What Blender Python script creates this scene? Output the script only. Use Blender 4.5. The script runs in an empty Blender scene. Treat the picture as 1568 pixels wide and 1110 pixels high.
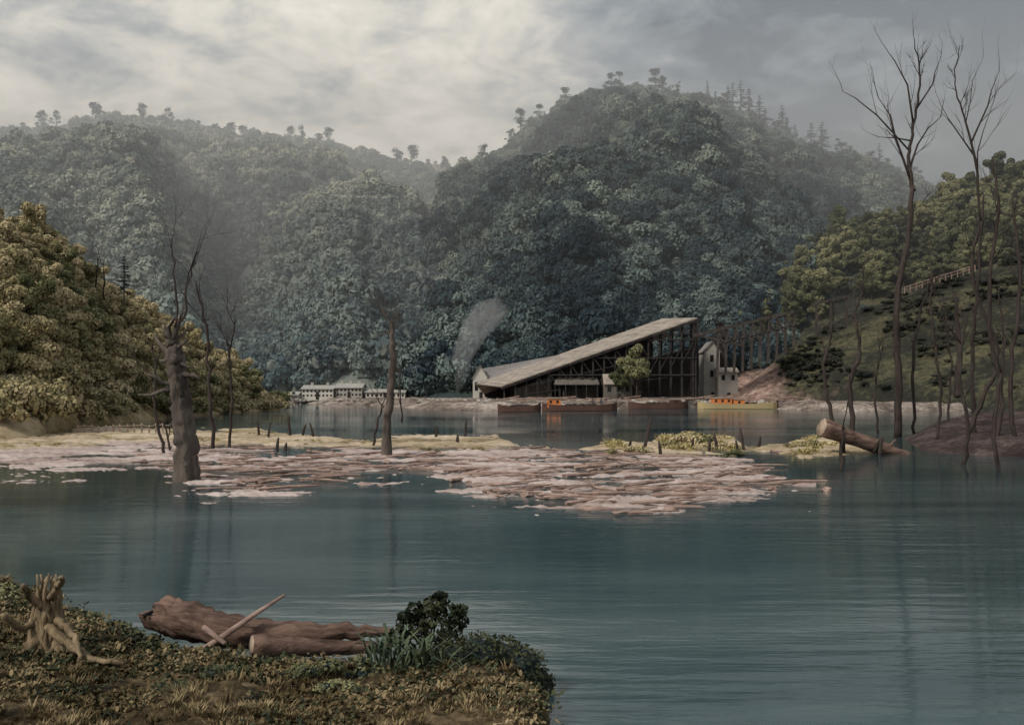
import bpy, bmesh, math, numpy as np
from mathutils import Vector, noise as mn
EYE=6.0; F=1506.0; CU=784.0; HV=585.0
sc=bpy.context.scene
R=np.random.default_rng(7)
def P(u,v,d): return Vector(((u-CU)/F*d, d, EYE+(HV-v)/F*d))
def W(u,v,z=0.0):
    d=(EYE-z)*F/(v-HV); return Vector(((u-CU)/F*d,d,z))
def link(o,parent=None):
    sc.collection.objects.link(o)
    if parent: o.parent=parent
    return o
def empty(name,loc=(0,0,0)):
    e=bpy.data.objects.new(name,None); e.empty_display_size=.5; link(e); return e
# ---------------------------------------------------------------- materials
def newmat(name):
    m=bpy.data.materials.new(name); m.use_nodes=True; nt=m.node_tree
    b=nt.nodes['Principled BSDF']; return m,nt,b
def ramp(nt,fac,cols):
    r=nt.nodes.new('ShaderNodeValToRGB'); e=r.color_ramp.elements
    while len(e)<len(cols): e.new(0.5)
    for i,(p,c) in enumerate(cols): e[i].position=p; e[i].color=(*c,1)
    nt.links.new(fac,r.inputs[0]); return r.outputs[0]
def noisetex(nt,scale,detail=6,rough=.6,coord=None,stretch=None,dist=0):
    n=nt.nodes.new('ShaderNodeTexNoise'); n.inputs['Scale'].default_value=scale
    n.inputs['Detail'].default_value=detail; n.inputs['Roughness'].default_value=rough
    n.inputs['Distortion'].default_value=dist
    if coord is None:
        g=nt.nodes.new('ShaderNodeNewGeometry'); coord=g.outputs['Position']
    if stretch:
        mp=nt.nodes.new('ShaderNodeMapping'); mp.inputs['Scale'].default_value=stretch
        nt.links.new(coord,mp.inputs[0]); coord=mp.outputs[0]
    nt.links.new(coord,n.inputs['Vector']); return n.outputs['Fac']
def mul(nt,a,b,op='MULTIPLY'):
    m=nt.nodes.new('ShaderNodeMath'); m.operation=op
    for i,x in enumerate((a,b)):
        if isinstance(x,(int,float)): m.inputs[i].default_value=x
        else: nt.links.new(x,m.inputs[i])
    return m.outputs[0]
def maprange(nt,x,a,b,c=0.,d=1.):
    mr=nt.nodes.new('ShaderNodeMapRange')
    for i,k in enumerate((a,b,c,d)): mr.inputs[i+1].default_value=k
    nt.links.new(x,mr.inputs[0]); return mr.outputs[0]
def mixc(nt,f,a,b,mode='MIX'):
    m=nt.nodes.new('ShaderNodeMix'); m.data_type='RGBA'; m.blend_type=mode
    for k,x in ((0,f),(6,a),(7,b)):
        if isinstance(x,(int,float)): m.inputs[k].default_value=x
        elif isinstance(x,tuple): m.inputs[k].default_value=(*x,1)
        else: nt.links.new(x,m.inputs[k])
    return m.outputs[2]
def bump(nt,b,h,st=.4,dist=.1):
    n=nt.nodes.new('ShaderNodeBump'); n.inputs['Strength'].default_value=st; n.inputs['Distance'].default_value=dist
    nt.links.new(h,n.inputs['Height']); nt.links.new(n.outputs[0],b.inputs['Normal'])
def groundmat(name,cols,s1=.2,s2=2.,bs=.5,bd=.15,stretch=None,rough=.95):
    m,nt,b=newmat(name)
    a=noisetex(nt,s1,6,.65,stretch=stretch); c=noisetex(nt,s2,10,.75,stretch=stretch)
    f=mul(nt,mul(nt,a,.55),mul(nt,c,.45),'ADD')
    nt.links.new(ramp(nt,f,cols),b.inputs['Base Color']); b.inputs['Roughness'].default_value=rough
    b.inputs['Specular IOR Level'].default_value=.15
    bump(nt,b,c,bs,bd); return m
def leafmat(name,cols,patch=.01,fine=.35,zdark=None,var=.35):
    m,nt,b=newmat(name)
    a=noisetex(nt,patch,4,.55); c=noisetex(nt,fine,3,.6)
    oi=nt.nodes.new('ShaderNodeObjectInfo')
    f=mul(nt,mul(nt,a,1.0-var),mul(nt,mul(nt,oi.outputs['Random'],var*.65),mul(nt,c,var*.6),'ADD'),'ADD')
    col=ramp(nt,f,cols)
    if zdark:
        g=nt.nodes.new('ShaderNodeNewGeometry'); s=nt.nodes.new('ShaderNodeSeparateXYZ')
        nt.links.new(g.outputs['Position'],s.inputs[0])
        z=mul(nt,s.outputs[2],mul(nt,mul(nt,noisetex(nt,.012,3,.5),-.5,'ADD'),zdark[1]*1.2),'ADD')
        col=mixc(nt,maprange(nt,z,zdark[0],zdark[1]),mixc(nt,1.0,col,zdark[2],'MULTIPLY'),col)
    nt.links.new(col,b.inputs['Base Color']); b.inputs['Roughness'].default_value=.8
    b.inputs['Specular IOR Level'].default_value=.1
    return m
def woodmat(name,c1,c2,scale=3,stretch=(1,1,.15),bs=.6):
    m,nt,b=newmat(name)
    a=noisetex(nt,scale,8,.7,stretch=stretch,dist=.5); a2=noisetex(nt,scale*.25,4,.6)
    f=mul(nt,mul(nt,a,.7),mul(nt,a2,.3),'ADD')
    nt.links.new(ramp(nt,f,[(.34,c1),(.66,c2)]),b.inputs['Base Color']); b.inputs['Roughness'].default_value=.9
    b.inputs['Specular IOR Level'].default_value=.2
    bump(nt,b,a,bs,.12); return m
M={}
M['forestR']=leafmat('forest_slope_foliage',[(.36,(.020,.033,.043)),(.47,(.050,.071,.079)),(.57,(.115,.145,.132)),(.69,(.26,.295,.235))],.013,.3,(2,110,(.60,.70,.82)))  # blue-grey of haze and light-dark relief are put into the colour patches
M['forestL']=leafmat('hazed_sunlit_far_foliage',[(.40,(.08,.10,.105)),(.5,(.17,.195,.18)),(.60,(.42,.42,.33))],.008,.2,(2,130,(.36,.48,.60)),.25)  # haze grey and sunlit patches are painted into the far canopy colour
M['leafL']=leafmat('sunny_foliage',[(.34,(.075,.088,.048)),(.44,(.175,.175,.09)),(.54,(.34,.29,.16)),(.68,(.54,.45,.29))],.05,.6)
M['leafRt']=leafmat('olive_foliage',[(.3,(.035,.043,.027)),(.5,(.10,.107,.058)),(.68,(.24,.23,.125))],.05,.6)
M['leafDk']=leafmat('dark_scrub_foliage',[(.3,(.015,.018,.016)),(.5,(.035,.038,.03)),(.7,(.09,.085,.055))],.05,.6)
M['pine']=leafmat('pine_needles',[(.3,(.02,.035,.033)),(.7,(.06,.075,.06))],.05,.6)
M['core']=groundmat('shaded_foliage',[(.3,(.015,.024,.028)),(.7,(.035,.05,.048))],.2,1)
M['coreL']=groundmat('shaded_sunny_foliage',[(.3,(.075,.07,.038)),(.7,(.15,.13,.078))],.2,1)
M['hillR']=groundmat('wooded_hill_soil',[(.3,(.025,.042,.045)),(.7,(.065,.085,.078))],.03,.3)
M['hillL']=groundmat('hazed_far_hill_soil',[(.3,(.12,.14,.135)),(.7,(.20,.225,.20))],.02,.2)  # lighter blue-grey base colour stands in for distance haze
M['bankL']=groundmat('ochre_bank',[(.38,(.13,.10,.05)),(.5,(.30,.235,.13)),(.62,(.50,.40,.28))],.08,1.,.9,.4)
m,nt,b=newmat('grass_and_earth_slope'); a=noisetex(nt,.06,6,.65); c=noisetex(nt,.7,8,.7); f=mul(nt,mul(nt,a,.6),mul(nt,c,.4),'ADD')
gr=ramp(nt,f,[(.36,(.014,.016,.015)),(.5,(.035,.036,.028)),(.64,(.13,.12,.07))]); er=ramp(nt,c,[(.35,(.13,.075,.06)),(.55,(.36,.25,.21)),(.7,(.55,.45,.39))])  # grass ramp kept very dark: the slope's shadow is put into its colour
g=nt.nodes.new('ShaderNodeNewGeometry'); s=nt.nodes.new('ShaderNodeSeparateXYZ'); nt.links.new(g.outputs['Position'],s.inputs[0])
e=mul(nt,maprange(nt,mul(nt,s.outputs[0],mul(nt,mul(nt,a,-.5,'ADD'),70.),'ADD'),62,74,1,0),maprange(nt,s.outputs[2],7,14,1,0))
nt.links.new(mixc(nt,e,gr,er),b.inputs['Base Color']); b.inputs['Roughness'].default_value=.95; b.inputs['Specular IOR Level'].default_value=.1; bump(nt,b,c,.9,.8); M['bankR']=m
M['earth']=groundmat('red_earth',[(.36,(.10,.065,.055)),(.5,(.24,.165,.14)),(.62,(.42,.33,.29))],.12,.8,.8,.4)
M['quay']=groundmat('rubble_bank',[(.38,(.06,.045,.04)),(.5,(.22,.175,.15)),(.62,(.52,.45,.40))],.15,1.2,.9,.5)
M['mud']=groundmat('pale_mud',[(.38,(.20,.145,.13)),(.47,(.39,.31,.285)),(.58,(.58,.49,.46))],.35,2.4,.8,.2,(.22,1,1))
M['shoal']=groundmat('grassy_shoal',[(.38,(.15,.115,.07)),(.48,(.36,.285,.185)),(.58,(.56,.46,.36))],.2,1.5,.6,.2,(.25,1,1))
M['fore']=groundmat('mossy_ground',[(.38,(.014,.011,.007)),(.47,(.06,.044,.024)),(.54,(.15,.11,.062)),(.64,(.33,.255,.16))],.6,5,1.,.12)
M['shoreR']=groundmat('brown_shore',[(.38,(.02,.014,.013)),(.5,(.045,.032,.03)),(.62,(.12,.092,.084))],.3,2)
M['bark']=woodmat('dead_bark',(.014,.011,.010),(.18,.148,.127),1.6,bs=1.)
M['barkd']=woodmat('dark_bark',(.018,.014,.013),(.075,.058,.052),2.5)
M['log']=woodmat('weathered_log',(.02,.012,.01),(.30,.195,.155),2.6,(.22,1.2,1.2),1.)
M['cut']=woodmat('cut_wood',(.26,.19,.14),(.5,.4,.32),4)
M['drift']=woodmat('driftwood',(.11,.065,.055),(.45,.33,.28),3,(.3,1,1))
M['stump']=woodmat('stump_wood',(.025,.016,.01),(.46,.35,.22),3.5,(1,1,.25),1.)
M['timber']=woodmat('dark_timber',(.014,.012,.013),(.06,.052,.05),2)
M['timberm']=woodmat('weathered_timber',(.02,.017,.016),(.10,.085,.078),2)
M['plank']=woodmat('grey_planks',(.06,.055,.05),(.2,.18,.16),2.5,(1,1,.1))
M['roof']=woodmat('pale_shingle_roof',(.15,.13,.115),(.46,.40,.35),1.2,(.3,1,1),1.)
M['roofd']=woodmat('slate_roof',(.14,.13,.13),(.30,.28,.27),1.2)
M['roofp']=woodmat('pale_slate_roof',(.26,.25,.24),(.42,.40,.37),1.2)
M['white']=groundmat('whitewash',[(.3,(.45,.43,.39)),(.7,(.62,.59,.54))],.3,3,.2,.03)
M['stone']=groundmat('pale_stone',[(.3,(.28,.26,.24)),(.7,(.44,.42,.38))],.3,3,.5,.1)
M['dark']=groundmat('window_dark',[(.3,(.015,.016,.018)),(.7,(.03,.03,.03))],.3,3)
M['orange']=groundmat('orange_paint',[(.3,(.45,.14,.05)),(.7,(.66,.25,.09))],.3,3,.2,.03)
M['ochre']=groundmat('ochre_paint',[(.3,(.33,.25,.13)),(.7,(.47,.37,.21))],.3,3,.2,.03)
M['hull']=groundmat('tarred_hull',[(.3,(.06,.033,.028)),(.7,(.13,.075,.06))],.3,3,.2,.03)
M['skin']=groundmat('skin',[(.3,(.35,.2,.14)),(.7,(.45,.28,.2))],3,9,.1,.01)
M['cloth']=groundmat('dark_cloth',[(.3,(.05,.05,.07)),(.7,(.12,.11,.12))],3,9,.1,.01)
M['bush']=leafmat('bush_leaves',[(.3,(.008,.012,.008)),(.5,(.022,.030,.018)),(.7,(.07,.075,.04))],1.5,6)
M['fern']=leafmat('fern_blades',[(.25,(.015,.03,.02)),(.5,(.045,.07,.045)),(.75,(.11,.13,.075))],1.5,6)
M['grass']=leafmat('dry_grass',[(.34,(.03,.024,.012)),(.5,(.11,.083,.042)),(.66,(.29,.225,.13))],.6,3)
M['grassy']=leafmat('marsh_grass',[(.25,(.2,.16,.07)),(.5,(.36,.31,.14)),(.75,(.55,.47,.28))],.2,2)
# ---------------------------------------------------------------- mesh builder
class MB:
    def __init__(s): s.v=[];s.f=[];s.m=[]
    def add(s,vs,fs,mi=0):
        o=len(s.v); s.v.extend([tuple(v) for v in vs]); s.f.extend([tuple(i+o for i in f) for f in fs]); s.m.extend([mi]*len(fs))
    def tube(s,pts,rad,n=8,mi=0,rough=0.,cap=True,capmi=None,rng=R):
        pts=[Vector(p) for p in pts]; vs=[];fs=[]
        a=None; flute=[1+rough*1.2*rng.uniform(-1,1) for _ in range(n)]
        for i,p in enumerate(pts):
            t=(pts[min(i+1,len(pts)-1)]-pts[max(i-1,0)]).normalized()
            if a is None:
                a=Vector((1,0,0)) if abs(t.x)<.8 else Vector((0,0,1))
            a=(a-t*a.dot(t)).normalized(); b=t.cross(a)
            for k in range(n):
                th=2*math.pi*k/n; r=rad[i]*flute[k]*(1+rough*.7*rng.uniform(-1,1))
                vs.append(p+a*math.cos(th)*r+b*math.sin(th)*r)
        for i in range(len(pts)-1):
            for k in range(n):
                k2=(k+1)%n; fs.append((i*n+k,i*n+k2,(i+1)*n+k2,(i+1)*n+k))
        s.add(vs,fs,mi)
        if cap:
            o=len(vs); base=len(s.v)-o
            s.f.append(tuple(base+k for k in range(n))[::-1]); s.m.append(mi if capmi is None else capmi)
            s.f.append(tuple(base+o-n+k for k in range(n))); s.m.append(mi)
    def beam(s,a,b,w=.3,mi=0):
        a=Vector(a);b=Vector(b); t=(b-a).normalized(); x=Vector((0,1,0)) if abs(t.y)<.9 else Vector((1,0,0))
        x=(x-t*x.dot(t)).normalized(); y=t.cross(x); vs=[]
        for p in (a,b):
            for sx,sy in ((-1,-1),(1,-1),(1,1),(-1,1)): vs.append(p+x*sx*w/2+y*sy*w/2)
        s.add(vs,[(0,1,5,4),(1,2,6,5),(2,3,7,6),(3,0,4,7),(3,2,1,0),(4,5,6,7)],mi)
    def box(s,x0,x1,y0,y1,z0,z1,mi=0):
        vs=[(x,y,z) for z in (z0,z1) for x,y in ((x0,y0),(x1,y0),(x1,y1),(x0,y1))]
        s.add(vs,[(3,2,1,0),(4,5,6,7),(0,1,5,4),(1,2,6,5),(2,3,7,6),(3,0,4,7)],mi)
    def slab(s,poly,off,mi=0):
        n=len(poly); off=Vector(off); vs=[Vector(p) for p in poly]+[Vector(p)+off for p in poly]
        fs=[tuple(range(n)),tuple(range(2*n-1,n-1,-1))]+[(i,(i+1)%n,(i+1)%n+n,i+n) for i in range(n)]
        s.add(vs,fs,mi)
    def leaves(s,Pn,N,size,k=4,asp=.6,mi=0,rng=R):
        n=len(Pn); r=rng.normal(size=(n,3)); t=r-N*np.sum(r*N,1,keepdims=True); t/=np.linalg.norm(t,axis=1,keepdims=True)+1e-9
        b=np.cross(N,t); sz=size*rng.uniform(.6,1.4,(n,1)); o=len(s.v)
        vs=np.empty((n,k,3))
        for j in range(k):
            th=2*math.pi*j/k; vs[:,j]=Pn+t*sz*math.cos(th)*.5+b*sz*math.sin(th)*.5*asp
        s.v.extend(map(tuple,vs.reshape(-1,3))); 
        s.f.extend([tuple(range(o+i*k,o+i*k+k)) for i in range(n)]); s.m.extend([mi]*n)
    def build(s,name,mats,parent=None,smooth=False,lnk=True):
        me=bpy.data.meshes.new(name); me.from_pydata([tuple(map(float,v)) for v in s.v],[],s.f)
        for m in mats: me.materials.append(m)
        me.polygons.foreach_set('material_index',s.m)
        if smooth: me.polygons.foreach_set('use_smooth',[True]*len(s.f))
        me.update(); o=bpy.data.objects.new(name,me)
        if lnk: link(o,parent)
        return o
def lobes_leaves(mb,rng,C,rad,n,size,mi=0,k=4,jit=.55,sq=.8,up=.0):
    for c,r in zip(C,rad):
        m=max(8,int(n)); D=rng.normal(size=(m,3)); D[:,2]+=up; D/=np.linalg.norm(D,axis=1,keepdims=True)
        rr=r*rng.uniform(.78,1.12,(m,1)); p=np.array(c)+D*rr*np.array([1,1,sq])
        N=D+rng.normal(size=(m,3))*jit; N/=np.linalg.norm(N,axis=1,keepdims=True)
        mb.leaves(p,N,size,k,.7,mi,rng)
def ico(mb,c,r,sq=1,mi=0,rng=R,jit=.15,sub=2):
    bm=bmesh.new(); bmesh.ops.create_icosphere(bm,subdivisions=sub,radius=1)
    vs=[]
    for v in bm.verts:
        k=1+jit*rng.uniform(-1,1); vs.append((c[0]+v.co.x*r*k,c[1]+v.co.y*r*k,c[2]+v.co.z*r*k*sq))
    fs=[tuple(v.index for v in f.verts) for f in bm.faces]; bm.free(); mb.add(vs,fs,mi)
def branch(mb,rng,p,d,L,r,depth,n=6,mi=0,up=.15,spread=.6,kids=(2,4),tips=None,wob=.12):
    pts=[Vector(p)];rs=[r]; d=Vector(d).normalized(); seg=5
    for i in range(seg):
        d=(d+Vector(rng.normal(size=3)*wob)+Vector((0,0,up*.3))).normalized()
        pts.append(pts[-1]+d*L/seg); rs.append(r*(1-.72*(i+1)/seg))
    mb.tube(pts,rs,max(3,n),mi,.08)
    if tips is not None: tips.append((pts[-1],depth))
    if depth>0:
        for _ in range(rng.integers(kids[0],kids[1]+1)):
            i=rng.integers(1,seg+1); q=pts[i]
            dd=(d+Vector(rng.normal(size=3)*spread)+Vector((0,0,up))).normalized()
            branch(mb,rng,q,dd,L*rng.uniform(.45,.75),rs[i]*.75,depth-1,n-1,mi,up,spread,kids,tips,wob)
# ---------------------------------------------------------------- source trees (instanced)
def srccol(name,objs):
    c=bpy.data.collections.new(name)
    for o in objs: c.objects.link(o)
    return c
def crown(name,seed,mat,core,nl=9,n=170,size=.75,sp=3.2):
    rng=np.random.default_rng(seed); mb=MB(); C=[];r=[]
    for i in range(nl):
        a=rng.uniform(0,6.28); q=sp*math.sqrt(rng.uniform(0,1)); z=3.2+2.6*(1-(q/sp)**2)*rng.uniform(.5,1.2)
        C.append((q*math.cos(a),q*math.sin(a),z)); r.append(rng.uniform(1.3,2.3))
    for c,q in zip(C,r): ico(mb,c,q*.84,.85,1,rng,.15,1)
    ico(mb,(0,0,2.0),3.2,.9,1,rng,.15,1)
    lobes_leaves(mb,rng,C,r,n,size,0,4,.45,.85,.5)
    lobes_leaves(mb,rng,[(0,0,2.2)],[3.7],n*1.5,size,0,4,.5,.8,.3)
    return mb.build(name,[mat,core],lnk=False)
def broadleaf(name,seed,mat,bark,H=10,nl=16,n=330,size=.42,trunk=.4,wid=.36,core=None):
    rng=np.random.default_rng(seed); mb=MB(); tips=[]
    top=Vector((rng.normal()*.3,rng.normal()*.3,H*trunk)); mb.tube([(0,0,-1),(0.05,0,H*trunk*.5),top],[.32,.25,.2],8,1,.1)
    for i in range(7):
        a=6.28*i/7+rng.uniform(-.3,.3); d=Vector((math.cos(a),math.sin(a),rng.uniform(.5,1.8)))
        branch(mb,rng,top-Vector((0,0,rng.uniform(0,H*.12))),d,H*wid*rng.uniform(.7,1.1),.13,1,5,1,.2,.6,(2,3),tips)
    C=[];r=[]
    for (t,dp) in tips:
        C.append(tuple(t)); r.append(rng.uniform(.07,.125)*H)
    for i in range(nl//2):
        a=rng.uniform(0,6.28); q=rng.uniform(0,H*wid*.7); C.append((q*math.cos(a),q*math.sin(a),H*rng.uniform(.55,.95))); r.append(rng.uniform(.08,.13)*H)
    if core:
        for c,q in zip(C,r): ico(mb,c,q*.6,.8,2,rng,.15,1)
    lobes_leaves(mb,rng,C,r,n,size,0,4,.6,.75,.15)
    return mb.build(name,[mat,bark]+([core] if core else []),lnk=False)
def sparse(name,seed,mat,bark,H=10):
    rng=np.random.default_rng(seed); mb=MB(); lean=rng.normal()*.8
    mb.tube([(0,0,-1),(lean*.3,0,H*.4),(lean,0,H*.92)],[.2,.15,.05],6,1,.1)
    C=[];r=[]
    for i in range(15):
        z=H*rng.uniform(.28,.98); a=rng.uniform(0,6.28); q=rng.uniform(.3,.40*H*(1.2-z/H))
        c=Vector((lean*z/H+q*math.cos(a),q*math.sin(a),z)); mb.tube([(lean*z/H,0,z-.8),c],[.08,.04],4,1); C.append(tuple(c)); r.append(rng.uniform(.4,1.3))
    lobes_leaves(mb,rng,C,r,60,.45,0,4,.7,.6,.1)
    return mb.build(name,[mat,bark],lnk=False)
def pine(name,seed,mat,bark,H=11):
    rng=np.random.default_rng(seed); mb=MB(); mb.tube([(0,0,-1),(0,0,H*.5),(.1,0,H)],[.2,.14,.03],6,1)
    z=H*.22
    while z<H:
        L=(H-z)*.30*rng.uniform(.6,1.25)+.25
        for k in range(rng.integers(3,6)):
            a=rng.uniform(0,6.28); d=Vector((math.cos(a),math.sin(a),-.25)); q=Vector((0,0,z))
            mb.tube([q,q+d*L],[.05,.02],3,1)
            m=int(12+L*14); tt=rng.uniform(.15,1,(m,1)); p=np.array(q)+tt*np.array(d)*L+rng.normal(size=(m,3))*np.array([.17,.17,.1])*(.4+L*.3)
            N=np.array([0,0,1])+rng.normal(size=(m,3))*.5; N/=np.linalg.norm(N,axis=1,keepdims=True); mb.leaves(p,N,.38,4,.5,0,rng)
        z+=rng.uniform(.5,.95)
    return mb.build(name,[mat,bark],lnk=False)
def tuft(name,seed,mat,n=26,h=.35,w=.018,spread=.16,lean=.5):
    rng=np.random.default_rng(seed); mb=MB()
    for i in range(n):
        a=rng.uniform(0,6.28); q=rng.uniform(0,spread); b=Vector((q*math.cos(a),q*math.sin(a),-.03)); hh=h*rng.uniform(.5,1.2)
        l=Vector((math.cos(a),math.sin(a),0))*lean*hh*rng.uniform(.3,1.2); s=Vector((-math.sin(a),math.cos(a),0))*w
        m=b+l*.35+Vector((0,0,hh*.6)); t=b+l+Vector((0,0,hh))
        mb.add([b-s,b+s,m+s*.8,m-s*.8,t],[(0,1,2,3),(3,2,4)],0)
    return mb.build(name,[mat],lnk=False)
def shrub(name,seed,mat,core):
    rng=np.random.default_rng(seed); mb=MB(); C=[];r=[]
    for i in range(6): C.append((rng.normal()*.8,rng.normal()*.8,rng.uniform(.3,1.2))); r.append(rng.uniform(.5,.9))
    for c,q in zip(C,r): ico(mb,c,q*.75,.8,1,rng,.15,1)
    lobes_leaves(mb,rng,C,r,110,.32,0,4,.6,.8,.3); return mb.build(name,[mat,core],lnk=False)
def litter(name,seed,mat):
    rng=np.random.default_rng(seed); mb=MB(); n=40
    p=np.c_[rng.normal(size=(n,2))*.22,rng.uniform(0,.05,n)]; N=np.array([0,0,1])+rng.normal(size=(n,3))*.45; N/=np.linalg.norm(N,axis=1,keepdims=True)
    mb.leaves(p,N,.085,5,.6,0,rng); return mb.build(name,[mat],lnk=False)
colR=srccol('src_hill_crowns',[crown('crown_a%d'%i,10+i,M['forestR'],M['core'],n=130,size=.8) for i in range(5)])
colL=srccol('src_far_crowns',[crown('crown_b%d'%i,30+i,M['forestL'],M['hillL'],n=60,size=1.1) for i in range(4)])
colNL=srccol('src_sunny_trees',[broadleaf('tree_c%d'%i,50+i,M['leafL'],M['bark'],trunk=.3,core=M['coreL'],n=260,size=.46) for i in range(4)])
colNR=srccol('src_olive_trees',[broadleaf('tree_d%d'%i,70+i,M['leafRt'],M['barkd'],size=.55,n=190,trunk=.33) for i in range(4)])
colRidgeR=srccol('src_ridge_trees',[sparse('tree_e%d'%i,90+i,M['pine'],M['barkd']) for i in range(3)]+[pine('tree_f%d'%i,95+i,M['pine'],M['barkd']) for i in range(2)])
colRidgeL=srccol('src_far_ridge_trees',[sparse('tree_g%d'%i,110+i,M['hillR'],M['hillR']) for i in range(3)])
colG=srccol('src_grass',[tuft('tuft_%d'%i,120+i,M['grass'],22) for i in range(3)])
colLi=srccol('src_litter',[litter('litter_%d'%i,170+i,mm) for i,mm in enumerate((M['grass'],M['grass'],M['bush']))])
colMG=srccol('src_marsh',[tuft('marsh_%d'%i,130+i,M['grassy'],30,.35,.05,.5,.6) for i in range(3)])
colSL=srccol('src_shrub_sunny',[shrub('shrub_a%d'%i,140+i,M['leafL'],M['coreL']) for i in range(3)])
colSR=srccol('src_shrub_olive',[shrub('shrub_b%d'%i,150+i,M['leafRt'],M['core']) for i in range(3)])
colSD=srccol('src_shrub_dark',[shrub('shrub_c%d'%i,160+i,M['leafDk'],M['core']) for i in range(3)])
def scatter(name,pts,scl,col,nvar,rng,vid=None):
    me=bpy.data.meshes.new(name); me.from_pydata([tuple(p) for p in pts],[],[]); n=len(pts)
    a=me.attributes.new('scl','FLOAT_VECTOR','POINT'); a.data.foreach_set('vector',np.array(scl,dtype=float).reshape(-1))
    a=me.attributes.new('rz','FLOAT','POINT'); a.data.foreach_set('value',rng.uniform(0,6.28,n))
    a=me.attributes.new('vid','INT','POINT'); a.data.foreach_set('value',(rng.integers(0,nvar,n) if vid is None else np.array(vid)).astype(np.int32))
    o=link(bpy.data.objects.new(name,me))
    g=bpy.data.node_groups.new(name+'_scatter','GeometryNodeTree')
    g.interface.new_socket('Geometry',in_out='INPUT',socket_type='NodeSocketGeometry'); g.interface.new_socket('Geometry',in_out='OUTPUT',socket_type='NodeSocketGeometry')
    N=g.nodes; gi=N.new('NodeGroupInput'); go=N.new('NodeGroupOutput'); ip=N.new('GeometryNodeInstanceOnPoints')
    ci=N.new('GeometryNodeCollectionInfo'); ci.inputs['Collection'].default_value=col; ci.inputs['Separate Children'].default_value=True; ci.inputs['Reset Children'].default_value=True
    ip.inputs['Pick Instance'].default_value=True
    def na(nm,t):
        x=N.new('GeometryNodeInputNamedAttribute'); x.data_type=t; x.inputs[0].default_value=nm; return x.outputs['Attribute']
    cx=N.new('ShaderNodeCombineXYZ'); L=g.links.new
    L(gi.outputs[0],ip.inputs['Points']); L(ci.outputs[0],ip.inputs['Instance']); L(na('vid','INT'),ip.inputs['Instance Index'])
    L(na('rz','FLOAT'),cx.inputs[2]); L(cx.outputs[0],ip.inputs['Rotation']); L(na('scl','FLOAT_VECTOR'),ip.inputs['Scale']); L(ip.outputs[0],go.inputs[0])
    md=o.modifiers.new('scatter','NODES'); md.node_group=g
    return o
# ---------------------------------------------------------------- terrain
def I(u,L): return float(np.interp(u,[a for a,_ in L],[b for _,b in L]))
def fr(x,y,z=0,o=4): return mn.fractal(Vector((x,y,z)),.9,2.1,o)
class Hill:
    def __init__(s,d0,d1,vr,zb=.8,p=1.,rel=0,relsc=.012,spur=0,seed=0,sw=240,cap=0):
        s.__dict__.update(dict(d0=d0,d1=d1,vr=vr,zb=zb,p=p,rel=rel,rs=relsc,spur=spur,seed=seed,sw=sw,cap=cap))
    def pt(s,u,t):
        d0=I(u,s.d0); d1=I(u,s.d1); d=d0+(d1-d0)*t; x=(u-CU)/F*d
        sl=(HV-I(u,s.vr))/F; zr=EYE+sl*d1
        if t<=1: z=s.zb+(zr-s.zb)*t**s.p
        else: z=s.zb+(zr-s.zb)*max(0,1-(t-1)*1.6)
        w=math.sin(math.pi*min(1,max(0,t)))**.8 if t<1 else 0
        k=min(1,max(0,(zr-s.zb)/60))
        z+=w*k*(s.rel*fr(x*s.rs,d*s.rs*.8,s.seed)+s.spur*(.6-2.4*abs(mn.noise(Vector((u/s.sw+t*1.2,t*.8,s.seed+3)))))) + min(1,t*4)*k*2.0*mn.noise(Vector((x*.03,d*.03,5)))
        if s.cap and t<1: z=min(z,EYE+sl*d*(.80+.19*t)+ (1-t)*8)
        return Vector((x,d,max(z,min(s.zb,.3+zr))))
    def mesh(s,name,u0,u1,nu,nt,mat):
        mb=MB(); T=[-.04]+list(np.linspace(0,1,nt))+list(np.linspace(1.08,1.65,6)); U=np.linspace(u0,u1,nu); vs=[]
        for t in T:
            for u in U:
                q=s.pt(u,max(0,t)); 
                if t<0: q.y-=8; q.z=-2
                vs.append(q)
        fs=[(j*nu+i,j*nu+i+1,(j+1)*nu+i+1,(j+1)*nu+i) for j in range(len(T)-1) for i in range(nu-1)]
        mb.add(vs,fs); return mb.build(name,[mat],smooth=True)
def forest(name,h,N,u0,u1,col,nv,smin,smax,rng,t0=0.02,t1=1.1,sink=1.5,minz=1.5,zs=1.,big=0.):
    pts=[];sc_=[]
    for _ in range(N):
        u=rng.uniform(u0,u1); t=rng.uniform(t0,t1)
        q=h.pt(u,t)
        if q.z<minz: continue
        k=rng.uniform(smin,smax)
        if rng.uniform()<big: k*=1.45
        pts.append(q-Vector((0,0,sink*k))); sc_.append((k,k,k*rng.uniform(.85,1.25)*zs))
    return scatter(name,pts,sc_,col,nv,rng)
vL=[(-900,240),(-300,215),(0,208),(60,208),(120,196),(165,187),(240,190),(310,204),(370,216),(430,219),(500,227),(560,245),(610,256),(650,263),(700,272),(800,290),(1000,400)]
hl=Hill([(-900,300),(1000,300)],[(-900,820),(400,840),(1000,900)],vL,.5,.95,38,.006,38,1,280,1)
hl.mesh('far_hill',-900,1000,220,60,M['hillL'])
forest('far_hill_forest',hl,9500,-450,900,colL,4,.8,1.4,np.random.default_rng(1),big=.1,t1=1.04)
vR=[(560,612),(600,600),(620,540),(645,440),(665,350),(690,280),(740,259),(790,219),(850,182),(900,158),(930,148),(1000,150),(1060,161),(1120,180),(1170,208),(1220,234),(1280,252),(1350,268),(1420,300),(1568,340),(1900,380),(2400,560)]
hr=Hill([(560,300),(650,275),(900,278),(1300,285),(2400,260)],[(560,310),(640,420),(700,560),(800,600),(1300,600),(2400,520)],vR,.8,.92,34,.010,38,9,230,1)
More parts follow.
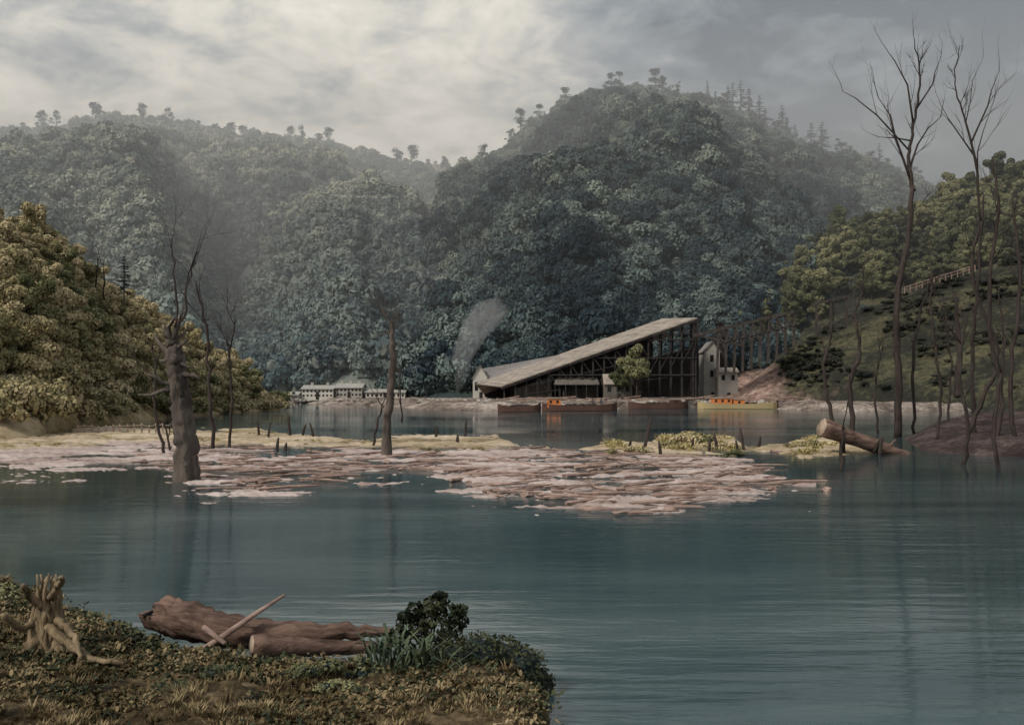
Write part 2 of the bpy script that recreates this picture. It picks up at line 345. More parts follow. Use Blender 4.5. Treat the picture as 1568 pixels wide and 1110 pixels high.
hr.mesh('wooded_hill',560,2400,240,70,M['hillR'])
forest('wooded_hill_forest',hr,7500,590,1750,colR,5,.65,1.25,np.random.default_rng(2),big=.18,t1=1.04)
def ridge(name,h,lst,col,t=1.0,dz=0.):
    rng=np.random.default_rng(len(lst)); pts=[];s_=[]
    for u,k,_ in lst:
        q=h.pt(u,t); pts.append(q+Vector((0,0,dz-rng.uniform(0,3)))); w_=rng.uniform(.9,1.5); s_.append((k*w_,k*w_,k))
    scatter(name,pts,s_,col,5,rng,[v for _,_,v in lst])
lr=[(u+R.uniform(-5,5),R.uniform(.9,2.2),int(R.integers(0,3))) for u in (38,45,60,64,86,140,145,178,215,222,262,300,350,372,378,440,460,484,492,508,560,603,609,628,635,652,664,678,686)]
ridge('ridge_trees',hl,lr,colRidgeL,1.0,1)
rr=[(u+R.uniform(-4,4),R.uniform(.8,1.45)*(1.45 if v>2 else 1.2),v) for u,v in ((785,0),(800,1),(830,2),(925,0),(938,1),(950,2),(1000,1),(1018,2),(1035,0),(1080,3),(1092,4),(1105,0),(1112,3),(1120,4),(1133,3),(1150,4),(1163,3),(1170,4),(1190,0),(1198,3),(1208,4),(1216,4),(1245,4),(1255,3),(1262,3),(1290,0),(1330,1),(1345,3),(1365,2),(1400,0),(740,1),(865,1))]
ridge('ridge_pine_trees',hr,rr,colRidgeR,1.0,2.5)
# left near bank
hb=Hill([(-600,110),(0,100),(60,105),(130,130),(250,160),(400,205),(430,212)],[(-600,190),(0,170),(130,195),(250,215),(400,225),(430,226)],
  [(-600,300),(0,385),(70,395),(110,435),(170,490),(240,520),(300,565),(340,596),(380,606),(430,612)],.3,.9,5,.02,0,4)
hb.mesh('wooded_bank',-600,430,120,30,M['bankL'])
forest('bank_trees',hb,560,-400,385,colNL,4,.45,.95,np.random.default_rng(4),.14,1.1,1.6,.9)
forest('bank_shrubs',hb,1000,-300,425,colSL,3,.5,1.6,np.random.default_rng(41),.03,.6,.2,.4)
# right slopes
vw=[(1100,600),(1130,520),(1200,450),(1290,370),(1400,340),(1480,310),(1568,285),(2200,250)]
hw=Hill([(1100,268),(2200,268)],[(1100,320),(1300,345),(2200,360)],vw,1,.9,4,.02,0,6)
hw.mesh('wooded_slope',1100,2200,90,20,M['bankR'])
forest('slope_trees',hw,300,1125,1900,colNR,4,.7,1.35,np.random.default_rng(5),.45,1.1,.5,3)
vg=[(1105,608),(1130,600),(1160,574),(1220,530),(1300,482),(1400,446),(1500,412),(1568,390),(1700,350),(2200,300)]
hg=Hill([(1105,242),(1200,240),(1568,200),(2200,180)],[(1105,258),(1160,262),(1300,275),(1568,285),(2200,290)],vg,.8,.8,5,.05,0,8)
hg.mesh('grass_slope',1105,2200,140,40,M['bankR'])
pts=[];s_=[]; rg=np.random.default_rng(51)
while len(pts)<420:
    u=rg.uniform(1200,1900); t=rg.uniform(.05,.97); q=hg.pt(u,t)
    if mn.noise(Vector((q.x*.06,q.y*.06,3)))<rg.uniform(-.2,.25): continue
    k=rg.uniform(.25,1.5)*rg.uniform(.4,1); pts.append(q); s_.append((k*rg.uniform(1,1.6),k*1.2,k*rg.uniform(.7,1.2)))
scatter('slope_shrubs',pts,s_,colSD,3,rg)
# polygon banks
def polybank(name,poly,hf,mat,x0,x1,y0,y1,nx,ny,drop=.5):
    PL=np.array([(p[0],p[1]) for p in poly]); X=np.linspace(x0,x1,nx);Y=np.linspace(y0,y1,ny); gx,gy=np.meshgrid(X,Y)
    px,py=gx.ravel(),gy.ravel(); D=np.full(px.shape,1e9); ins=np.zeros(px.shape,bool); n=len(PL)
    for i in range(n):
        a=PL[i];b=PL[(i+1)%n]; ab=b-a; t=np.clip(((px-a[0])*ab[0]+(py-a[1])*ab[1])/(ab@ab+1e-9),0,1)
        D=np.minimum(D,np.hypot(px-a[0]-t*ab[0],py-a[1]-t*ab[1]))
        c=((a[1]>py)!=(b[1]>py)); xx=a[0]+(py-a[1])/(b[1]-a[1]+1e-12)*(b[0]-a[0]); ins^=c&(px<xx)
    vs=[]
    for x,y,d,i in zip(px,py,D,ins):
        h=hf(x,y,d) if i else max(-1.5,-d*drop); vs.append((x,y,h))
    fs=[(j*nx+i,j*nx+i+1,(j+1)*nx+i+1,(j+1)*nx+i) for j in range(ny-1) for i in range(nx-1)]
    Z=np.array([v[2] for v in vs]).reshape(ny,nx)
    mb=MB(); mb.add(vs,fs); o=mb.build(name,[mat],smooth=True)
    def hh(x,y):
        i=min(nx-2,max(0,int((x-x0)/(x1-x0)*(nx-1)))); j=min(ny-2,max(0,int((y-y0)/(y1-y0)*(ny-1))))
        return float(Z[j:j+2,i:i+2].mean())
    return o,hh
E=[W(u,v) for u,v in ((395,613),(440,617),(520,619),(600,622),(650,627),(740,629),(830,627),(950,626),(1060,623),(1120,621),(1200,627),(1300,630),(1568,628),(2300,630))]
poly=[(p.x,p.y) for p in E]+[(500,420),(-110,420)]
polybank('riverbank',poly,lambda x,y,d: min(1.5,d*.35)*(1+.25*mn.noise(Vector((x*.3,y*.3,0))))+.35*min(1,d*.4)*fr(x*.25,y*.25,2),M['quay'],-110,320,195,330,330,110)
E=[W(u,v,.9) for u,v in ((1120,607),(1180,615),(1330,617),(1568,615),(1700,612))]
poly=[(p.x,p.y) for p in E]+[(175,285),(60,268)]
polybank('earth_bank',poly,lambda x,y,d:1.2+min(3.6,d*.35)*(.8+.6*mn.noise(Vector((x*.08,y*.1,3))))+.3*fr(x*.4,y*.4,3),M['earth'],40,180,212,290,140,80,.5)
# mud flats
def flats(name,env,mat,u0,u1,v0,v1,nu,nv,amp,base,hmax,sx=90,sy=6.,seed=0):
    mb=MB();vs=[]; U=np.linspace(u0,u1,nu);V=np.linspace(v0,v1,nv)
    for v in V:
        for u in U:
            e=env(u,v); w=W(u,v); q=v+3*mn.noise(Vector((u/60,v/20,1)))
            n=mn.noise(Vector((u/sx,q/sy,seed)))+.5*mn.noise(Vector((u/sx*2.6,q/sy*2,seed+4)))+.36*mn.noise(Vector((u/sx*9,q/sy*3,seed+7)))+.22*mn.noise(Vector((u/sx*22,q/sy*5,seed+9)))
            h=base+min(hmax,e*hmax)+amp*n; w.z=min(.34,max(-.6,h if e>-1.4 else -.6)); vs.append(w)
    fs=[(j*nu+i,(j+1)*nu+i,(j+1)*nu+i+1,j*nu+i+1) for j in range(nv-1) for i in range(nu-1)]
    mb.add(vs,fs); return mb.build(name,[mat],smooth=True)
top=[(-600,700),(0,690),(100,682),(240,676),(300,682),(420,686),(560,686),(640,684),(750,688),(850,688),(950,692),(1030,696),(1060,700),(1150,712),(1300,760)]
bot=[(-600,712),(0,715),(100,714),(240,716),(300,746),(400,752),(480,736),(560,722),(640,722),(740,758),(850,764),(900,788),(1010,792),(1060,762),(1125,752),(1300,755)]
def envm(u,v): 
    a=I(u,top);b=I(u,bot); return max(-1.5,min((v-a)/6,(b-v)/22,1.))
def solid(u): return I(u,[(0,1.),(220,1.),(300,.4),(560,.1),(760,.4),(1050,.3),(1300,.0)])
flats('mud_flat',lambda u,v:envm(u,v)+.6*solid(u)*(1 if envm(u,v)>0 else 0),M['mud'],-600,1250,664,800,900,190,.32,-.065,.10,170,6.5)
tg=[(-600,655),(0,672),(130,655),(300,655),(400,658),(480,668),(560,674),(640,664),(760,668),(800,682),(900,685),(930,676),(990,678),(1010,668),(1120,668),(1150,684),(1200,680),(1230,668),(1290,668),(1330,690)]
bg=[(-600,700),(0,693),(130,682),(300,678),(400,684),(560,686),(640,688),(760,686),(800,686),(900,686),(930,690),(990,694),(1010,694),(1120,694),(1150,690),(1200,696),(1230,700),(1290,700),(1330,694)]
def envg(u,v):
    a=I(u,tg);b=I(u,bg); return max(-1.5,min((v-a)/5,(b-v)/5,1.))
flats('grassy_shoal',envg,M['shoal'],-600,1340,648,706,560,60,.34,-.06,.25,70,5,11)
rg=np.random.default_rng(12); pts=[];s_=[]
for _ in range(2600):
    u=rg.uniform(-100,1300); v=rg.uniform(655,700)
    if envg(u,v)<.5: continue
    cl=mn.noise(Vector((u/50,v/10,3)))
    inm=(1010<u<1125) or (1215<u<1285) or (930<u<985)
    if cl<(.12 if not inm else -.1): continue
    w=W(u,v); w.z=.12; k=rg.uniform(.4,1.0)*(1.5 if inm else .6); pts.append(w); s_.append((k*1.4,k*1.4,k))
scatter('marsh_grass',pts,s_,colMG,3,rg)
pts=[];s_=[]
for u,v,k in [(1020,672,.7),(1040,668,.9),(1062,666,1.0),(1085,668,.9),(1100,675,.7),(940,684,.5),(965,682,.6),(1225,675,.6),(1245,672,.7),(730,678,.4),(1120,684,.5),(655,676,.3)]:
    w=W(u,v+14,0); pts.append(w); s_.append((k,k,k*.7))
scatter('shoal_shrubs',pts,s_,colSL,3,rg)
E=[W(u,v) for u,v in ((1385,672),(1410,688),(1450,694),(1568,700),(1800,705),(1800,640),(1480,640),(1420,655))]
polybank('brown_shore',[(p.x,p.y) for p in E],lambda x,y,d:min(1.0,d*.3)*(1+.7*mn.noise(Vector((x*.25,y*.15,3))))+.1+.2*fr(x*.6,y*.6,2)*min(1,d),M['shoreR'],25,120,70,170,220,160,.3)
# foreground bank
z0=.5
E=[W(u,v,z0) for u,v in ((-900,800),(-200,850),(30,885),(100,905),(150,945),(240,985),(400,1008),(600,1000),(700,985),(790,992),(832,1020),(842,1060),(842,1110),(830,1250))]
poly=[(p.x,p.y) for p in E]+[(1.5,8),(6,4),(14,-8),(-60,-8)]
def fh(x,y,d):
    b=z0*min(1,d*1.6)+.35*min(1,d*.2)+.25*fr(x*.5,y*.5,4)*min(1,d)
    b+=.12*fr(x*2.2,y*2.2,8)*min(1,d)
    if y<12: b+=(12-y)*.25
    return b
_,FH=polybank('foreground_bank',poly,fh,M['fore'],-30,9,-8,44,520,560,.8)
# ground + water
mb=MB(); mb.add([(-6000,-6000,-3),(6000,-6000,-3),(6000,6000,-3),(-6000,6000,-3)],[(0,1,2,3)]); mb.build('ground',[M['hillL']])
m,nt,b=newmat('river_water')
a=noisetex(nt,.05,5,.6,stretch=(.35,1,1),dist=.8)
nt.links.new(ramp(nt,a,[(.38,(.020,.039,.046)),(.5,(.038,.068,.078)),(.62,(.088,.125,.132))]),b.inputs['Base Color'])
b.inputs['IOR'].default_value=1.4; b.inputs['Roughness'].default_value=.07
w1=noisetex(nt,.9,4,.55,stretch=(.3,1.3,1))
pr=noisetex(nt,.035,4,.6,stretch=(.25,1,1))
bump(nt,b,mul(nt,w1,maprange(nt,pr,.42,.62,.12,1.)),.42,.14)
mb=MB(); mb.add([(-1500,-150,0),(1500,-150,0),(1500,700,0),(-1500,700,0)],[(0,1,2,3)]); mb.build('water',[m])
# ---------------------------------------------------------------- dead trees
def smoothpath(pp,rad,k=5,wob=.0,rng=R):
    out=[];rs=[]
    for i in range(len(pp)-1):
        p0=pp[max(i-1,0)];p1=pp[i];p2=pp[i+1];p3=pp[min(i+2,len(pp)-1)]
        for j in range(k):
            t=j/k; q=.5*((2*p1)+(p2-p0)*t+(2*p0-5*p1+4*p2-p3)*t*t+(3*p1-p0-3*p2+p3)*t**3)
            out.append(q+Vector(rng.normal(size=3)*wob)); rs.append(rad[i]*(1-t)+rad[i+1]*t)
    out.append(pp[-1]); rs.append(rad[-1]); return out,rs
def deadtree(name,path,wpx,d,seed,mat,limbs=(),twigs=0,twr=(.3,.9),tl=2.,tr=.05,depth=2,rough=.1,n=12,steps=6):
    rng=np.random.default_rng(seed); s=d/F; pp=[P(u,v,d) for u,v in path]; pp[0].z-=.5
    pts,rs=smoothpath(pp,[w*s/2 for w in wpx],steps,.02*tl,rng); mb=MB(); mb.tube(pts,rs,n,0,rough,rng=rng)
    for fr_,(u,v),w,dy in limbs:
        i=int(fr_*(len(pts)-1)); e=P(u,v,d+dy); q=pts[i]; L=(e-q).length; mid=(q+e)/2+Vector(rng.normal(size=3)*.07)*L
        mb.tube([q,(q+mid)/2,mid,(mid+e)/2+Vector(rng.normal(size=3)*.04)*L,e],[w*s/2,w*s/2*.85,w*s/2*.75,w*s/2*.5,w*s/2*.25],7,0,.15,rng=rng)
        if depth>1: 
            for pt_,kk in ((mid,.6),((q+mid)/2,.5),(e,.4)): branch(mb,rng,pt_,(e-q).normalized()+Vector((rng.normal()*.4,0,.4)),L*kk,w*s/2*.35,1,4,0,.15,.5)
    for _ in range(twigs):
        i=int(rng.uniform(*twr)*(len(pts)-1)); a=rng.uniform(0,6.28)
        branch(mb,rng,pts[i],(math.cos(a)*.6,math.sin(a)*.6,rng.uniform(.5,1.5)),tl*rng.uniform(.5,1.2),min(tr,rs[i]*.7),depth,5,0,.15,.45,(2,4))
    return mb.build(name,[mat],smooth=True)
d=W(287,737).y
deadtree('dead_tree',[(287,742),(285,690),(280,640),(274,590),(267,550),(264,520)],[42,31,29,26,24,17],d,1,M['bark'],
  [(1.,(254,497),10,.2),(.97,(281,466),10,-.2),(.85,(290,500),9,.3),(.72,(305,580),10,-.8),(.62,(212,604),10,.3),(.84,(236,514),11,.3),(.78,(296,562),9,-.4),(.6,(224,572),8,-.8),(.95,(270,484),8,0),(.8,(244,552),12,-.2),(.9,(256,520),12,0),(.88,(286,520),10,-.3)],
  0,rough=.2,n=18,depth=1,steps=9)
d=W(592,697).y
deadtree('dead_tree',[(592,700),(592,660),(597,610),(602,560),(601,520),(600,490)],[22,14,13,12,9,5],d,2,M['bark'],[(.6,(611,572),5,.1),(.9,(590,512),4,0)],4,(.85,1.),2.8,.05,2,n=10,rough=.14)
for i,(path,w,d,tw) in enumerate([
 ([(270,490),(268,430),(262,365)],[4,3,1],59,2),([(280,480),(290,430),(304,385)],[4,3,1],59,2),([(328,688),(320,600),(316,500),(300,430)],[6,5,4,2],86,6),([(352,684),(354,600),(352,540),(362,490)],[5,4,3,2],88,7),
 ([(252,690),(236,620),(238,560),(232,520)],[5,4,3,1],82,4),([(262,690),(250,640)],[4,2],84,2),([(570,680),(580,640),(588,620)],[4,3,2],92,2),([(615,640),(612,560)],[3,1],120,4),
 ([(160,460),(158,400)],[3,1],180,4),([(145,455),(150,395)],[3,1],180,3),
 ([(1375,665),(1376,560),(1372,470),(1388,380),(1398,285)],[13,11,10,9,7],108,4),
 ([(1285,672),(1268,610),(1262,560),(1275,500)],[7,6,5,3],102,6),([(1308,672),(1302,590),(1316,540),(1310,480),(1325,440)],[8,8,6,4,2],102,6),
 ([(1400,662),(1398,560),(1412,470),(1440,420)],[5,5,4,2],110,5),([(1470,690),(1500,620),(1528,540),(1490,430),(1500,330)],[7,7,6,5,4],92,4),
 ([(1465,600),(1470,540),(1462,450)],[11,9,4],112,4),([(1432,680),(1440,600),(1428,500),(1424,420)],[5,5,4,2],92,5),([(1518,690),(1535,600),(1512,480),(1528,330),(1520,240)],[8,7,6,5,3],90,5),
 ([(1495,660),(1488,560),(1496,440),(1506,300)],[6,6,5,3],97,5),([(1556,690),(1548,580),(1562,440),(1550,300)],[8,7,6,3],88,6),([(1600,700),(1610,560),(1590,400),(1620,250)],[9,8,7,4],88,6),
 ([(1345,658),(1340,590),(1352,530)],[4,3,2],115,4),([(1450,650),(1456,560),(1448,500)],[4,3,2],118,4),
 ([(1290,722),(1288,690),(1294,655)],[6,5,3],66,1),([(1475,712),(1482,660),(1470,560),(1480,480)],[7,6,5,2],71,5),([(1530,716),(1522,640),(1538,540),(1530,440)],[6,6,4,2],69,5)]):
    deadtree('bare_tree',path,w,d,100+i,M['barkd'],(),tw,(.45,1.),2.4+d*.012,.05,2,.08,7)
deadtree('bare_tree',[(1398,285),(1392,240),(1400,190),(1408,120),(1400,60)],[7,5,4,3,1],108,201,M['barkd'],
  [(.1,(1345,150),4,.5),(.3,(1290,140),3,1.),(.2,(1440,180),4,-1),(.5,(1360,80),3,.5),(.6,(1440,90),3,.6),(.4,(1345,210),3,-1)],8,(.4,1.),2.6,.05,2,.06,7)
deadtree('bare_tree',[(1500,330),(1494,250),(1480,190),(1462,130),(1470,70)],[4,4,3,2,1],92,202,M['barkd'],
  [(.2,(1520,160),3,.5),(.3,(1440,160),3,1.),(.5,(1505,90),2,-1),(.4,(1530,110),3,.5)],8,(.4,1.),2.4,.04,2,.06,7)
# ---------------------------------------------------------------- logs
def logobj(name,a,b,r0,r1,mat,seed,bend=.1,n=14,segs=10,rough=.07):
    rng=np.random.default_rng(seed); a=Vector(a);b=Vector(b); pts=[];rs=[]
    side=Vector(rng.normal(size=3)); side.z*=.3
    for i in range(segs+1):
        t=i/segs; pts.append(a.lerp(b,t)+side*bend*math.sin(math.pi*t)); rs.append((r0*(1-t)+r1*t)*(1+.06*rng.normal()))
    mb=MB(); mb.tube(pts,rs,n,0,rough,capmi=1,rng=rng)
    for _ in range(3):
        i=rng.integers(2,segs-1); dd=Vector(rng.normal(size=3)); dd.z=abs(dd.z); mb.tube([pts[i],pts[i]+dd.normalized()*rs[i]*2.2],[rs[i]*.25,rs[i]*.12],5,0,.1)
    return mb.build(name,[mat,M['cut']],smooth=True)
logobj('fallen_log',P(1258,654,81),P(1400,703,83),.72,.42,M['log'],5,.1,18)
mb=MB(); mb.tube([P(1290,672,82),P(1290,716,82)],[.2,.3],7,0,.1); mb.tube([P(1340,690,81.5),P(1350,672,80.5),P(1346,705,80)],[.18,.15,.1],6,0,.1); mb.build('log_prop_post',[M['barkd']])
k=0
for (u0,v0,u1,v1,w) in [(535,714,665,708,6),(415,722,470,714,4),(745,752,775,760,6),(880,716,1032,706,5),(1062,743,1122,750,6),(985,716,1060,706,4),(930,700,1010,712,5),(690,735,722,728,6),(905,742,945,752,5),(640,690,700,700,4),(780,688,835,684,5),(740,700,820,712,4),(940,785,1040,781,5),(300,748,400,745,3),(470,690,540,696,4),(820,758,860,762,4),(1000,752,1062,748,4),(350,705,430,712,3),(850,700,905,694,5),(900,720,960,712,4),(1180,690,1250,694,5)]:
    A=W(u0,v0,.12);B=W(u1,v1,.14); k+=1; s=(A.y+B.y)/2/F; logobj('driftwood_log',A,B,w*s*.5,w*s*.3,M['drift'],300+k,.15,7,segs=6)
mb=MB(); rg=np.random.default_rng(33)
for _ in range(560):
    u=rg.uniform(200,1180); v=rg.uniform(676,788)
    if envm(u,v)<.05: continue
    A=W(u,v,.12); an=rg.normal()*.3+.12; L=rg.uniform(.4,3.8); r=rg.uniform(.03,.12)
    B=A+Vector((math.cos(an)*L,math.sin(an)*L*1.5,rg.uniform(-.03,.15))); mid=(A+B)/2+Vector((0,rg.normal()*.1,.03)); mb.tube([A,mid,B],[r,r,r*.5],5,0,.1)
mb.build('driftwood_sticks',[M['drift']])
mb=MB()
for u,v,h,ln in [(397,668,24,-3),(410,672,26,4),(424,690,20,2),(445,670,32,-4),(462,668,18,6),(482,672,24,-8),(436,690,12,2),(668,672,20,1),(700,680,14,1),(712,672,30,2),(985,690,55,14),(1012,695,20,-3),(1060,690,18,2),(1085,692,22,3),(1098,690,26,-4),(1140,690,34,-6),(962,692,18,4),(248,690,14,3),(1160,688,20,5),(1130,694,20,-3)]:
    A=W(u,v,0); s=A.y/F; mb.tube([A-Vector((0,0,.3)),A+Vector((ln*s*.6,0,h*s*.6)),A+Vector((ln*s,.1,h*s))],[.16,.13,.07],6,0,.15)
mb.build('river_stakes',[M['barkd']])
mb=MB(); rg=np.random.default_rng(44); pq=None
for u in range(118,268,11):
    v=665-(u-118)*.02; q=W(u,v,.1); t=q+Vector((rg.normal()*.08,0,1.05+rg.normal()*.1)); mb.beam(q-Vector((0,0,.3)),t,.14)
    if pq: mb.beam(pq-Vector((0,.1,.2)),t-Vector((0,.1,.2)),.10); mb.beam(pq-Vector((0,.1,.62)),t-Vector((0,.1,.62)),.09)
    pq=t
mb.build('shore_fence',[M['cut']])
mb=MB()
for i in range(160):
    u=rg.uniform(150,1300); v=rg.uniform(678,785)
    if envm(u,v)<0: continue
    ico(mb,W(u,v,.08),rg.uniform(.08,.3),.6,0,rg,.25)
mb.build('stones',[M['drift']])
# ---------------------------------------------------------------- foreground log, stump, bush
ld=20.5
lg=empty('hollow_log')
rng=np.random.default_rng(77); path=[P(245,938,ld+.6),P(290,950,ld+.3),P(350,965,ld),P(430,973,ld),P(520,968,ld),P(598,966,ld)]
pts,rs=smoothpath(path,[.38,.36,.31,.27,.17,.06],8,.02,rng)
mb=MB(); mb.tube(pts,rs,26,0,.12,cap=False,rng=rng)
for k in range(26):
    if rng.uniform()<.7:
        i0=k;i1=(k+1)%26; a=Vector(mb.v[i0]);b_=Vector(mb.v[i1]); t=(a+b_)/2+Vector((-rng.uniform(.05,.22),0,rng.normal()*.03)); mb.add([a,b_,t],[(0,1,2)],0)
mb.tube(pts[:10],[r*.76 for r in rs[:10]],18,1,.05,cap=False,rng=rng)
mb.build('log_shell',[M['log'],M['dark']],lg,smooth=True)
mb=MB(); mb.tube([P(300,1000,ld-.8),P(340,975,ld-.6),P(390,940,ld-.4),P(436,910,ld-.2)],[.05,.07,.055,.03],8,0,.15); mb.tube([P(312,960,ld-.5),P(345,985,ld-.8)],[.06,.05],7,0,.1)
mb.build('crossed_branch',[M['drift']],lg,smooth=True)
logobj('rotten_log',P(385,988,19.6),P(600,990,20.6),.22,.08,M['log'],91,.12,14,12,.14)
rng=np.random.default_rng(9); mb=MB(); sd=19.5
mb.tube([P(70,1045,sd),P(74,1000,sd),P(72,950,sd),P(76,915,sd)],[.5,.3,.24,.16],16,0,.16,rng=rng)
for i in range(26):
    a=2*math.pi*i/26; ca,sa=math.cos(a),math.sin(a); tp=rng.uniform(872,920)
    c0=P(74,tp,sd); c1=P(72,950,sd); c2=P(74,1000,sd)
    o_=Vector((ca,sa,0)); fl=rng.uniform(.5,1.1)
    pp=[c0+o_*.19+Vector((rng.normal()*.05,0,0)),c1+o_*.26,c2+o_*.34,c2+o_*(.34+fl*.35)+Vector((0,0,-.4)),c2+o_*(.5+fl*.9)+Vector((0,0,-.62+rng.uniform(-.1,.1)))]
    q,rr_=smoothpath(pp,[.02,.06,.075,.07,.03],5,.02,rng); mb.tube(q,rr_,7,0,.22,rng=rng)
for (pa,w) in [([(76,960),(105,985),(140,1008),(190,1015)],.12),([(60,975),(40,1000),(10,1035),(-30,1060)],.14),([(82,985),(100,1020),(95,1050),(70,1075)],.12),([(62,930),(45,910),(36,900)],.09),([(80,915),(92,895),(96,884)],.07),([(58,950),(30,960),(5,940)],.09),([(85,950),(104,962),(118,990),(122,1020)],.08)]:
    pp=[P(u,v,sd-.2-.25*i) for i,(u,v) in enumerate(pa)]; q,rr_=smoothpath(pp,[w*(1-.2*i) for i in range(len(pp))],5,.02,rng); mb.tube(q,rr_,9,0,.2,rng=rng)
mb.build('tree_stump',[M['stump']],smooth=True)
rng=np.random.default_rng(15); mb=MB(); bd=20.5; C=[];r=[]
for u,v,w in [(665,925,16),(685,940,20),(650,945,22),(635,935,14),(700,950,16),(625,960,20),(665,965,28),(690,975,25),(610,975,16),(640,985,26),(675,915,10),(705,935,10),(620,945,10)]:
    C.append(tuple(P(u,v,bd+rng.normal()*.15))); r.append(w*bd/F)
for c in C: mb.tube([P(655,1010,bd),Vector(c)],[.03,.012],5,1)
lobes_leaves(mb,rng,C,r,110,.11,0,6,.8,.9,0)
mb.build('leafy_bush',[M['bush'],M['barkd']])
mb=MB(); C=[];r=[]
for u,v,w in [(735,1000,34),(770,1005,34),(800,1020,36),(818,1045,30),(760,1040,45),(790,1060,42),(815,1070,30),(730,1040,36),(700,1010,34),(670,1015,34),(680,1050,36),(640,1040,34),(750,1075,40)]:
    dd=19.0+rng.normal()*.15; C.append(tuple(P(u,v,dd))); r.append(w*dd/F)
for c,q in zip(C,r): ico(mb,c,q*.8,.9,1,rng,.2)
lobes_leaves(mb,rng,C,r,520,.07,0,5,.9,.9,.1)
mb.build('low_shrub',[M['bush'],M['core']])
mb=MB()
for (u,v,nb,h) in [(600,1000,26,.9),(625,1030,30,1.0),(660,1050,30,.9),(700,1060,26,.8),(590,985,18,.6),(640,1010,30,1.1),(740,1075,24,.8),(680,1020,20,.8),(720,1040,24,.8),(620,1060,20,.6)]:
    b0=P(u,v+20,18.2); 
    for i in range(nb):
        a=rng.uniform(0,6.28); hh=h*rng.uniform(.4,1.1); l=Vector((math.cos(a),math.sin(a),0))*hh*.7; s=Vector((-math.sin(a),math.cos(a),0))*.022
        p0=b0+Vector((rng.normal()*.16,rng.normal()*.16,0)); p1=p0+l*.3+Vector((0,0,hh*.55)); p2=p0+l*.7+Vector((0,0,hh*.75)); p3=p0+l*1.1+Vector((0,0,hh*.6))
        mb.add([p0-s,p0+s,p1+s*1.2,p1-s*1.2,p2+s,p2-s,p3],[(0,1,2,3),(3,2,4,5),(5,4,6)],0)
mb.build('fern_clump',[M['fern']])
rg=np.random.default_rng(21); pts=[];s_=[]
while len(pts)<5200:
    x=rg.uniform(-20,1.2); y=rg.uniform(11,34); z=FH(x,y)
    if z<.3: continue
    if mn.noise(Vector((x*.7,y*.7,2)))<rg.uniform(-.2,.3): continue
    k=rg.uniform(.2,.75); pts.append((x,y,z)); s_.append((k*1.3,k*1.3,k*.65))
scatter('grass',pts,s_,colG,3,rg)
pts=[];s_=[]
while len(pts)<4200:
    x=rg.uniform(-20,1.2); y=rg.uniform(11,32); z=FH(x,y)
    if z<.25 or mn.noise(Vector((x*.5,y*.5,12)))<rg.uniform(-.15,.25): continue
    k=rg.uniform(.5,1.3); pts.append((x,y,z+.01)); s_.append((k,k,k*1.3))
scatter('leaf_litter',pts,s_,colLi,3,rg)
pts=[];s_=[]
for u,v,k in [(150,965,.35),(180,975,.4),(215,985,.35),(130,945,.3),(260,1015,.3),(400,1025,.35),(440,1030,.3),(480,1035,.25),(340,1040,.25),(545,1035,.25),(0,935,.4),(-30,925,.4),(520,1060,.2),(250,1060,.22)]:
    for y in np.linspace(34,13,500):
        x=(u-CU)/F*y; z=FH(x,y)
        if z>.2 and EYE+(HV-v)/F*y>=z: break
    pts.append((x,y,z-.05)); s_.append((k,k,k*.8))
scatter('bank_bushes',pts,s_,colSR,3,rg)
# ---------------------------------------------------------------- coal shed
sh=empty('covered_incline_shed')
A=P(1068,486.5,248);B=P(766,591.5,248);C_=P(1014,488,262); D_=C_+(B-A)
mb=MB(); nrm=(B-A).cross(C_-A).normalized(); 
if nrm.z<0: nrm=-nrm
rg=np.random.default_rng(8); NB=44
for i in range(NB):
    t0=i/NB;t1=(i+1)/NB-.0015; h_=rg.uniform(0,.10); e0=rg.uniform(-.25,.1)
    dd=(C_-A).normalized()
    q=[A.lerp(B,t0)+nrm*h_+dd*e0,A.lerp(B,t1)+nrm*h_+dd*e0,C_.lerp(D_,t1)+nrm*h_,C_.lerp(D_,t0)+nrm*h_]; mb.slab(q,-nrm*.3,0)
mb.slab([C_+Vector((0,.1,0)),D_+Vector((0,.1,0)),D_+Vector((3,9,-4)),C_+Vector((3,9,-4))],-nrm*.3,0)
mb.build('roof',[M['roof']],sh)
mb=MB(); mb.slab([P(730,566,280),P(886,538,280),P(870,556,270),P(738,590,266)],(0,0,-.3),0); mb.build('lower_roof',[M['roofd']],sh)
def eave(u): return 591.5+(486.5-591.5)*(u-766)/(1068-766)
mb=MB(); gz=1.2
def post(u,v0,d_,w=.4,z=gz): 
    t=P(u,v0,d_); mb.beam((t.x,t.y,z),t,w)
us=list(range(772,1068,17))+[1065]
for u in us:
    post(u,eave(u)+2,249,.42); 
    if u>800: post(u+3,eave(u)+0,260,.4)
for f in (.33,.66):
    for i in range(len(us)-1):
        u,u2=us[i],us[i+1]; a=P(u,eave(u)+2,249);b_=P(u2,eave(u2)+2,249)
        h1=a.z-gz;h2=b_.z-gz
        if h1>5: mb.beam((a.x,249.05,gz+h1*f),(b_.x,249.05,gz+h2*f),.25)
for lv in (520,548,574):
    u0=max(800,766+(591.5-lv+8)/105*302); 
    if u0<1060: mb.beam(P(u0,lv,248.7),P(1065,lv,248.7),.35); mb.beam(P(u0,lv,260),P(1060,lv,260),.35)
for i in range(3,len(us)-1):
    u,u2=us[i],us[i+1]; mb.beam(P(u,eave(u)+4,248.6),P(u2,min(600,eave(u2)+34),248.6),.2)
    if eave(u)<560: mb.beam(P(u2,eave(u2)+36,248.5),P(u,eave(u)+62,248.5),.2)
mb.beam(A-nrm*.6+Vector((0,.2,0)),B-nrm*.6+Vector((0,.2,0)),.45); 
for d_ in (252,256): post(1058,489,d_,.4)
